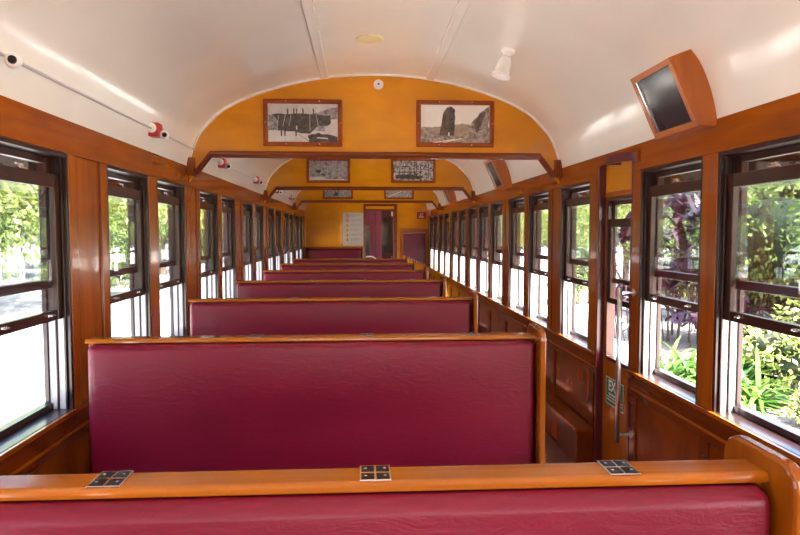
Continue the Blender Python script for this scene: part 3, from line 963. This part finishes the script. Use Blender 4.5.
# ------------------------------------------------------------------ far end wall
mb = MB()
dx0, dx1, dz1 = -0.05, 0.655, 2.12
for (a, b, z0, z1) in ((-XO, dx0, 0, 2.75), (dx1, XO, 0, 2.75), (dx0, dx1, dz1, 2.75)):
    mb.box(a, b, Y1, Y1 + 0.05, z0, z1)
tag(mb.build('wall_end', 'ply'), kind='structure')
dr = empty('door_2', (0, Y1, 0)); dr['kind'] = 'structure'
mb = MB()
mb.box(dx0 - 0.02, dx0 + 0.03, -0.02, 0.06, 0, dz1 + 0.03); mb.box(dx1 - 0.03, dx1 + 0.035, -0.02, 0.06, 0, dz1 + 0.03); mb.box(dx0 + 0.03, dx1 - 0.03, -0.02, 0.06, dz1 - 0.02, dz1 + 0.03)
mb.box(dx0 + 0.03, dx1 - 0.03, -0.015, 0.05, 2.0, 2.035)
mb.build('door_frame', 'beam', dr, bevel=0.004)
mb = MB(); mb.box(dx0 + 0.03, dx1 - 0.03, 0.0, 0.03, 2.035, dz1 - 0.02); mb.build('transom', 'ply', dr)
lf = MB(); lf.box(0.335, 0.615, 0.06, 0.10, 0.0, 2.0); lo2 = lf.build('door_leaf', 'maroon', dr, bevel=0.004)
lf = MB(); lf.box(0.385, 0.565, 0.052, 0.06, 1.05, 1.85); lf.box(0.385, 0.565, 0.052, 0.06, 0.15, 0.85); lf.build('leaf_panel', 'liner', lo2, bevel=0.004)
lf = MB(); lf.lathe([(0.012, 0), (0.012, 0.03), (0.028, 0.04), (0.030, 0.06), (0.015, 0.075)], (0.57, 0.06, 0.95), (0,-1,0), 16); lf.build('knob', 'chrome', lo2)
lf = MB(); lf.box(0.56, 0.60, 0.045, 0.06, 1.88, 1.98); lf.build('lock_plate', 'steel', lo2)
# small lobby seen through the doorway
mb = MB()
mb.box(-XO, XO, 17.2, 17.3, 0, 2.75, 0)
mb.box(-XO, XO, Y1 + 0.05, 17.3, 2.42, 2.5, 0)
for sx in (-1, 1):
    mb.box(sx*(XO - 0.05), sx*XO, 17.0, 17.3, 0, 2.5, 0); mb.box(sx*(XO - 0.05), sx*XO, Y1 + 0.05, 17.0, 0, 0.6, 0)
for (a, b) in ((0.06, 0.075), (0.25, 0.265)):
    mb.box(a, b, 17.18, 17.2, 0, 2.42, 1)
tag(mb.build('wall_lobby', ['pink', 'purple']), kind='structure')
ld = empty('inner_door', (0, 17.19, 0))
mb = MB(); mb.box(-0.04, 0.12, -0.05, 0.0, 0.0, 1.72); mb.build('leaf', 'maroon', ld, bevel=0.01)
mb = MB(); mb.box(-0.02, 0.10, -0.056, -0.05, 0.95, 1.62); mb.build('window_panel', 'mesh_dark', ld, bevel=0.004)
tag(ld, 'dark maroon inner door with a dark panel, seen through the far doorway', 'door')
gb = empty('lobby_handrail', (0, 16.2, 0))
mb = MB(); mb.tube([(-0.07, 0, 0.87), (0.04, 0, 0.90), (0.16, 0, 0.90), (0.24, 0, 0.85), (0.26, 0, 0.72), (0.26, 0, 0.0)], 0.016, 10); mb.build('bar', 'white', gb, smooth=True)
mb = MB(); mb.lathe([(0.05, 0.0), (0.05, 0.012), (0.02, 0.02)], (0.26, 0, 0.0), seg=16); mb.build('foot', 'white', gb)
tag(gb, 'low white bent handrail inside the far doorway', 'rail')

# notice board on the end wall
nb = empty('notice_board', (-0.297, Y1, 1.582))
mb = MB(); mb.box(-0.235, 0.235, -0.012, 0.0, -0.372, 0.372); mb.build('board', 'sign_white', nb, bevel=0.002)
for i in range(6):
    zc = 0.305 - i * 0.107
    s_ = MB()
    if i < 2:
        for k_ in range(20):
            a0, a1 = 2*PI*k_/20, 2*PI*(k_+1)/20
            p = [(-0.135 + r*math.cos(a), zc + r*math.sin(a)) for r, a in ((0.030,a0),(0.042,a0),(0.042,a1),(0.030,a1))]
            s_.prism(p, 'y', -0.0135, -0.012)
        s_.prism([(-0.135-0.030, zc+0.022), (-0.135-0.022, zc+0.030), (-0.135+0.030, zc-0.022), (-0.135+0.022, zc-0.030)], 'y', -0.0136, -0.012)
        s_.build('prohibition_symbol', 'red', nb)
    else:
        s_.prism([(-0.135-0.046, zc-0.036), (-0.135+0.046, zc-0.036), (-0.135, zc+0.044)], 'y', -0.0135, -0.012)
        w_ = s_.build('warning_symbol', 'yellow', nb)
        s2_ = MB(); s2_.box(-0.140, -0.130, -0.0142, -0.0134, zc-0.012, zc+0.020); s2_.box(-0.140, -0.130, -0.0142, -0.0134, zc-0.028, zc-0.018); s2_.build('mark', 'black', w_)
tx = MB()
for i in range(6):
    zc = 0.305 - i * 0.107
    for k_, (dz, w_) in enumerate(((0.022, 0.22), (0.002, 0.25), (-0.018, 0.16))):
        tx.box(-0.07, -0.07 + w_, -0.0128, -0.012, zc + dz - 0.004, zc + dz + 0.004)
tx.build('text_lines', 'grey_ink', nb)
tag(nb, 'pale notice board with red and yellow safety symbols on the far wall', 'sign')

# red sign and plum panel on the right of the end wall
rs = empty('red_sign', (1.245, Y1, 1.893))
mb = MB(); mb.box(-0.107, 0.107, -0.014, 0.0, -0.079, 0.079); mb.build('plate', 'signred', rs, bevel=0.003)
mb = MB()
for x in (-0.018, 0.018):
    mb.prism([(x-0.020, 0.0), (x-0.006, 0.0), (x+0.014, 0.050), (x+0.002, 0.050)], 'y', -0.0155, -0.014)
mb.box(-0.05, 0.05, -0.0155, -0.014, -0.026, -0.014); mb.box(-0.06, 0.06, -0.0155, -0.014, -0.048, -0.040)
plabel(mb.build('white_symbol', 'white', rs), 'white symbol and line')
tag(rs, 'small maroon-red sign with a white symbol high on the far wall', 'sign')
r2 = MB(); r2.box(-0.012, 0.0, -0.24, 0.24, -0.055, 0.055)
tag(r2.build('wall_plate', 'signred', loc=(XI - 0.0, 13.98, 1.935), bevel=0.003), 'dark red plate on the right wall above the farthest windows', 'sign')
pp = empty('wall_panel', (0, Y1, 0))
pl = [(0.828, 0.985), (0.828, 1.512), (1.335, 1.530), (1.335, 0.765)]
mb = MB(); mb.prism(pl, 'y', -0.045, -0.005); mb.build('plum_panel', 'purple', pp, bevel=0.004)
mb = MB()
mb.box(0.76, 0.828, -0.055, 0.0, 0.92, 1.60); mb.box(0.828, 1.383, -0.055, 0.0, 1.53, 1.60); mb.box(1.335, 1.383, -0.055, 0.0, 0.72, 1.53)
mb.build('timber_surround', 'door_wood', pp, bevel=0.004)
for i in range(9):
    t_ = (i + 0.5) / 9
    for zz in (1.490 + 0.018*t_, 0.985 - 0.22*t_ + 0.012):
        mb = MB(); mb.lathe([(0.012, 0), (0.010, 0.005), (0.001, 0.007)], (0.83 + 0.50*t_, -0.045, zz), (0,-1,0), 8)
        mb.build('stud', 'white', pp)
tag(pp, 'plum panel with a slanting studded lower edge, right of the far doorway', 'panel')

# ------------------------------------------------------------------ outdoors
GZR, GZL = -0.62, -0.12
mb = MB(); mb.box(1.75, 60, -12, 90, GZR - 0.3, GZR)
tag(mb.build('ground_right', 'concrete'), kind='structure')
mb = MB(); mb.box(-5.0, -1.72, -12, 90, GZL - 0.5, GZL)
tag(mb.build('ground_platform', 'concrete'), kind='structure')
mb = MB(); mb.box(-60, -5.0, -12, 90, GZL - 0.5, GZL - 0.06)
tag(mb.build('ground_bank', 'gravel'), kind='structure')
mb = MB(); mb.box(-3.32, -3.27, -12, 90, GZL, GZL + 0.004)
tag(mb.build('platform_line', 'line'), 'faint tan line painted along the white platform on the left', 'line')
mb = MB()
mb.prism([(3.3, 2.0), (9.5, 2.0), (14, 12), (14, 26), (7.4, 26), (6.2, 14), (3.7, 9.6)], 'z', GZR - 0.05, GZR + 0.04)
tag(mb.build('garden_bed', 'mulch'), 'bark mulch garden bed outside the right windows', 'garden bed', kind='structure')

def leaf_cloud(centers, radii, n, size, aspect=0.45, droop=0.3, tuft=0):
    """leaf quads spread in clusters over ellipsoids -> verts, faces, shade per face"""
    V = []; F = []; S = []
    cen = np.array(centers); rad = np.array(radii)
    w = (rad.prod(axis=1)) ** 0.67; w = w / w.sum()
    idx = rng.choice(len(cen), n, p=w)
    d = rng.normal(size=(n, 3)); d /= np.linalg.norm(d, axis=1)[:, None]
    rr = 0.55 + 0.50 * rng.random(n) ** 0.6
    # clump: modulate by pseudo noise so that gaps show
    ph = np.sin(d[:, 0]*7 + idx) * np.sin(d[:, 1]*6 + 2*idx) * np.sin(d[:, 2]*8)
    rr = rr * (1 + 0.14 * ph)
    p = cen[idx] + d * rad[idx] * rr[:, None]
    out = d + rng.normal(size=(n, 3)) * 0.6
    out[:, 2] -= droop
    out /= np.linalg.norm(out, axis=1)[:, None]
    side = np.cross(out, rng.normal(size=(n, 3))); side /= np.linalg.norm(side, axis=1)[:, None]
    nrm = np.cross(out, side)
    L = size * (0.6 + 0.8 * rng.random(n))
    W = L * aspect
    a = p; b = p + out*(L*0.45)[:, None] + side*(W*0.5)[:, None] - nrm*(W*0.12)[:, None]
    c = p + out*L[:, None] - nrm*(L*0.12)[:, None]; e = p + out*(L*0.45)[:, None] - side*(W*0.5)[:, None] - nrm*(W*0.12)[:, None]
    V = np.stack([a, b, c, e], axis=1).reshape(-1, 3)
    F = np.arange(4*n).reshape(n, 4)
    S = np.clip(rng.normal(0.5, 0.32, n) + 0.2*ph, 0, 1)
    return V, F, S

def leaf_object(name, V, F, S, mat, parent):
    me = bpy.data.meshes.new(name)
    me.vertices.add(len(V)); me.vertices.foreach_set('co', V.astype(np.float32).ravel())
    k = F.shape[1]
    me.loops.add(F.size); me.loops.foreach_set('vertex_index', F.ravel().astype(np.int32))
    me.polygons.add(len(F)); me.polygons.foreach_set('loop_start', np.arange(0, F.size, k, dtype=np.int32))
    me.update(calc_edges=True)
    at = me.attributes.new('shade', 'FLOAT', 'FACE'); at.data.foreach_set('value', S.astype(np.float32))
    me.materials.append(M[mat])
    o = bpy.data.objects.new(name, me); COL.objects.link(o); o.parent = parent
    return o

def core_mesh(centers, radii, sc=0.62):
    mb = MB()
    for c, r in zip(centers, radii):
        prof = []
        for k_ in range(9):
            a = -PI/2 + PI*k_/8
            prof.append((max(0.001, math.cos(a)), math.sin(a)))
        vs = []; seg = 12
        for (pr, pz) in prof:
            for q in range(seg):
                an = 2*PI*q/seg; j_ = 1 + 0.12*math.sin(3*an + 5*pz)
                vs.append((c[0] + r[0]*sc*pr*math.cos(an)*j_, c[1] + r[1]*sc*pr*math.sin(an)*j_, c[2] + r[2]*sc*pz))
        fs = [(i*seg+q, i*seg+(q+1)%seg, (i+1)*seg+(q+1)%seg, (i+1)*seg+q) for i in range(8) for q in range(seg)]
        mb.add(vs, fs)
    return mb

def make_bush(name, h, w, mat, n, leaf, trunk=True, clear=0.15, core=True, aspect=0.45):
    root = empty(name)
    cs, rs_ = [], []
    k_ = 7
    for i in range(k_):
        a = 2*PI*i/k_ + random.uniform(-0.3, 0.3)
        rr = w * random.uniform(0.16, 0.30)
        cs.append((rr*math.cos(a), rr*math.sin(a), h*(clear + random.uniform(0.2, 0.62)*(1-clear))))
        rs_.append((w*random.uniform(0.24, 0.34), w*random.uniform(0.24, 0.34), h*(1-clear)*random.uniform(0.22, 0.32)))
    cs.append((0, 0, h*0.78)); rs_.append((w*0.30, w*0.30, h*0.22))
    V, F, S = leaf_cloud(cs, rs_, n, leaf, aspect)
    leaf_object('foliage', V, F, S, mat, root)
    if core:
        core_mesh(cs, rs_, 0.60).build('light_blocking_core', 'core', root, smooth=True)  # solid dark masses added so sky and light don't pass through the leaves
    tb = MB()
    tr = 0.035 + 0.018*h
    tb.tube([(0,0,-0.05), (0.03*h*0.3,0.02,h*0.35), (0.0,0.05,h*0.75)], [tr, tr*0.75, tr*0.4], 9)
    for i in range(4):
        c = cs[i]
        tb.tube([(0.01,0.02,h*clear*0.9 + 0.05), (c[0]*0.5, c[1]*0.5, c[2]*0.75), c], [tr*0.5, tr*0.35, tr*0.2], 7)
    tb.build('trunk', 'bark', root)
    return root

def spiky(name, nst, h, mat, n_leaf, L, Wd):
    """palm-lily: canes with rosettes of long leaves"""
    root = empty(name) if h > 1 else None
    V = []; F = []; S = []
    tb = MB()
    def blade(p, d, L, W, dr):
        nseg = 5; up = Vector((0,0,1)); d = d.normalized(); sd = d.cross(up)
        sd = sd.normalized() if sd.length > 1e-3 else Vector((1,0,0))
        b = len(V); pos = p.copy(); dd = d.copy(); sh = min(1, max(0, random.gauss(0.5, 0.25)))
        for i in range(nseg + 1):
            t = i / nseg; w = W * (math.sin(PI * min(1, 0.12 + 0.88*t)) ** 0.7) * 0.5 + 0.002
            V.append(pos - sd*w); V.append(pos + sd*w)
            pos = pos + dd * (L / nseg); dd = (dd + Vector((0,0,-dr/nseg))).normalized()
        for i in range(nseg):
            F.append((b+2*i, b+2*i+1, b+2*i+3, b+2*i+2)); S.append(sh)
    for i in range(nst):
        a = random.uniform(0, 2*PI); r = random.uniform(0.02, 0.35) * (h if h > 1 else 1)
        base = Vector((r*math.cos(a), r*math.sin(a), 0))
        hh = h * random.uniform(0.08, 1.0) if h > 1 else 0.04
        topp = base * 1.25 + Vector((0,0,hh))
        if h > 1: tb.tube([base - Vector((0,0,0.05)), topp], 0.014, 6)
        for k_ in range(n_leaf):
            an = random.uniform(0, 2*PI); el = random.uniform(0.25, 1.3)
            d = Vector((math.cos(an)*math.cos(el), math.sin(an)*math.cos(el), math.sin(el)))
            blade(topp - Vector((0,0,random.uniform(0, 0.25) if h > 1 else 0)), d, L*random.uniform(0.6, 1.1), Wd*random.uniform(0.7, 1.2), random.uniform(0.7, 1.9) if h > 1 else random.uniform(1.2, 2.6))
    lv = leaf_object('leaves' if root else name, np.array([tuple(v) for v in V]), np.array(F), np.array(S), mat, root)
    if root is None: return lv
    if h > 1: tb.build('canes', 'bark', root)
    return root

def put(o, x, y, z, rz=0, s=1.0):
    o.location = (x, y, z); o.rotation_euler = (0, 0, rz); o.scale = (s, s, s)
    return o

proto = {}
def plant(kind, x, y, z, rz, s, label, cat, group=None):
    if kind not in proto:
        if kind == 'shrub': o = make_bush('leafy_shrub', 2.4, 2.4, 'leaf_mid', 7500, 0.085)
        elif kind == 'dark': o = make_bush('dense_tree', 4.6, 4.2, 'leaf_dark', 11000, 0.14, clear=0.08)
        elif kind == 'pale': o = make_bush('pale_shrub', 1.0, 1.5, 'leaf_light', 3200, 0.07, aspect=0.5)
        elif kind == 'tree': o = make_bush('broad_tree', 5.6, 5.0, 'leaf_light', 13000, 0.14, clear=0.22, core=False)
        elif kind == 'purple': o = spiky('palm_lily', 22, 2.6, 'leaf_purple', 22, 0.62, 0.11)
        elif kind == 'strap': o = spiky('strap_leaf_plant', 9, 0.5, 'leaf_strap', 20, 1.05, 0.085)
        proto[kind] = o
    else:
        o = copy_tree(proto[kind])
    put(o, x, y, z, rz, s)
    tag(o, label, cat, group)
    return o

G = GZR + 0.03
# right garden: through the two near right windows, the door and beyond
plant('strap', 4.45, 7.55, G, 0.3, 0.72, 'large strap-leaved plant on the mulch, framed by the nearest right window', 'plant', 'plants in the right garden')
plant('strap', 4.05, 8.35, G, 1.9, 0.8, 'strap-leaved plant seen low through the second right window', 'plant', 'plants in the right garden')
plant('strap', 5.4, 8.7, G, 3.9, 0.85, 'strap-leaved plant behind the large one in the nearest right window', 'plant', 'plants in the right garden')
plant('pale', 5.8, 7.8, G, 0.2, 1.25, 'pale yellow-green shrub at the right edge of the nearest right window', 'shrub', 'plants in the right garden')
plant('pale', 4.86, 6.5, G, 2.2, 0.45, 'small pale shrub low in the corner of the nearest right window', 'shrub', 'plants in the right garden')
plant('purple', 6.0, 12.6, G, 0.4, 1.2, 'purple-leaved palm lily filling the upper second right window', 'plant', 'plants in the right garden')
plant('purple', 6.35, 11.4, G, 2.4, 0.95, 'purple palm lily at the left side of the nearest right window', 'plant', 'plants in the right garden')
plant('shrub', 7.5, 10.3, G, 1.0, 1.45, 'leafy green shrub filling the upper part of the nearest right window', 'shrub', 'plants in the right garden')
plant('shrub', 8.2, 14.6, G, 2.1, 1.2, 'green shrub behind the purple palm lily of the second right window', 'shrub', 'plants in the right garden')
plant('shrub', 6.3, 18.6, G, 3.3, 0.75, 'green shrub seen through the window just left of the side door', 'shrub', 'plants in the right garden')
plant('dark', 12.2, 12.6, G, 0.7, 1.15, 'dense dark tree behind the plants of the nearest right window', 'tree', 'trees outside the right windows')
plant('dark', 11.2, 18.0, G, 2.7, 1.1, 'dense dark tree behind the plants of the second right window', 'tree', 'trees outside the right windows')
plant('tree', 9.6, 23.0, G, 4.4, 1.0, 'bright green tree seen through the glass of the side door', 'tree', 'trees outside the right windows')
plant('tree', 8.6, 28.5, G, 1.3, 1.0, 'bright green tree seen through the window left of the side door', 'tree', 'trees outside the right windows')
plant('tree', 9.2, 34.8, G, 3.1, 1.1, 'bright green tree seen through the windows below the right end of the nearest arch', 'tree', 'trees outside the right windows')
plant('dark', 10.5, 43.0, G, 5.2, 1.6, 'far dark tree behind the middle right windows', 'tree', 'trees outside the right windows')
plant('dark', 10.5, 55.0, G, 0.2, 1.8, 'farthest dark tree behind the distant right windows', 'tree', 'trees outside the right windows')
L_ = GZL - 0.05
plant('tree', -8.0, 13.2, L_, 0.5, 1.0, 'bright yellow-green tree filling the upper glass of the nearest left window', 'tree', 'trees outside the left windows')
plant('shrub', -6.7, 17.0, L_, 1.7, 0.8, 'low green shrub under the tree in the nearest left window', 'shrub', 'trees outside the left windows')
plant('dark', -13.2, 16.5, L_, 2.9, 1.15, 'dark tree behind the bright tree of the nearest left window', 'tree', 'trees outside the left windows')
plant('tree', -7.8, 19.8, L_, 2.2, 0.95, 'bright green tree seen through the second left window', 'tree', 'trees outside the left windows')
plant('dark', -13.4, 23.0, L_, 0.9, 1.25, 'dark tree behind the bright tree of the second left window', 'tree', 'trees outside the left windows')
plant('tree', -8.0, 26.0, L_, 4.2, 1.0, 'leafy tree seen through the third left window', 'tree', 'trees outside the left windows')
plant('dark', -13.2, 31.0, L_, 3.7, 1.3, 'dark tree behind the leafy tree of the third left window', 'tree', 'trees outside the left windows')
plant('dark', -8.8, 36.0, L_, 1.4, 1.2, 'dark tree seen through the windows beyond the nearest arch on the left', 'tree', 'trees outside the left windows')
plant('dark', -9.5, 48.0, L_, 2.0, 1.8, 'farthest dark tree behind the distant left windows', 'tree', 'trees outside the left windows')

# ------------------------------------------------------------------ light
w = bpy.data.worlds.new('sky'); SC.world = w; w.use_nodes = True
nt = w.node_tree; nt.nodes.clear()
wo = nt.nodes.new('ShaderNodeOutputWorld'); bg = nt.nodes.new('ShaderNodeBackground')
sky = nt.nodes.new('ShaderNodeTexSky'); sky.sky_type = 'NISHITA'
sky.sun_disc = False
SUN = Vector((0.37, -0.55, 0.78)).normalized()
sky.sun_elevation = math.asin(SUN.z)
sky.sun_rotation = math.atan2(SUN.x, SUN.y)
sky.altitude = 0; sky.air_density = 1.0; sky.dust_density = 2.5; sky.ozone_density = 1.0
bg.inputs['Strength'].default_value = 0.30
nt.links.new(sky.outputs[0], bg.inputs[0]); nt.links.new(bg.outputs[0], wo.inputs[0])
sl = bpy.data.lights.new('sun', 'SUN'); sl.energy = 9.0; sl.angle = math.radians(0.6); sl.color = (1.0, 0.955, 0.88)
so = bpy.data.objects.new('sun', sl); COL.objects.link(so)
so.rotation_euler = (-SUN).to_track_quat('-Z', 'Y').to_euler(); so.location = (8, -10, 20)

# ------------------------------------------------------------------ camera
cam = bpy.data.cameras.new('camera'); co = bpy.data.objects.new('camera', cam); COL.objects.link(co)
cam.sensor_width = 36.0; cam.lens = 640.0 / 800.0 * 36.0
cam.clip_start = 0.05; cam.clip_end = 300
th, ph = math.radians(3.4818), math.radians(3.1749)
co.location = (-0.125, 0, 1.52)
co.rotation_euler = Euler((PI/2 - ph, 0, -th), 'XYZ')
SC.camera = co

SC.view_settings.view_transform = 'Standard'
SC.view_settings.look = 'None'
SC.view_settings.gamma = 1.0
SC.view_settings.exposure = 2.5
SC.view_settings.use_curve_mapping = False
cy = SC.cycles
cy.use_denoising = True; cy.use_adaptive_sampling = False
cy.max_bounces = 14; cy.diffuse_bounces = 8; cy.glossy_bounces = 4; cy.transmission_bounces = 6; cy.transparent_max_bounces = 20
cy.sample_clamp_indirect = 12.0
cy.caustics_reflective = False; cy.caustics_refractive = False
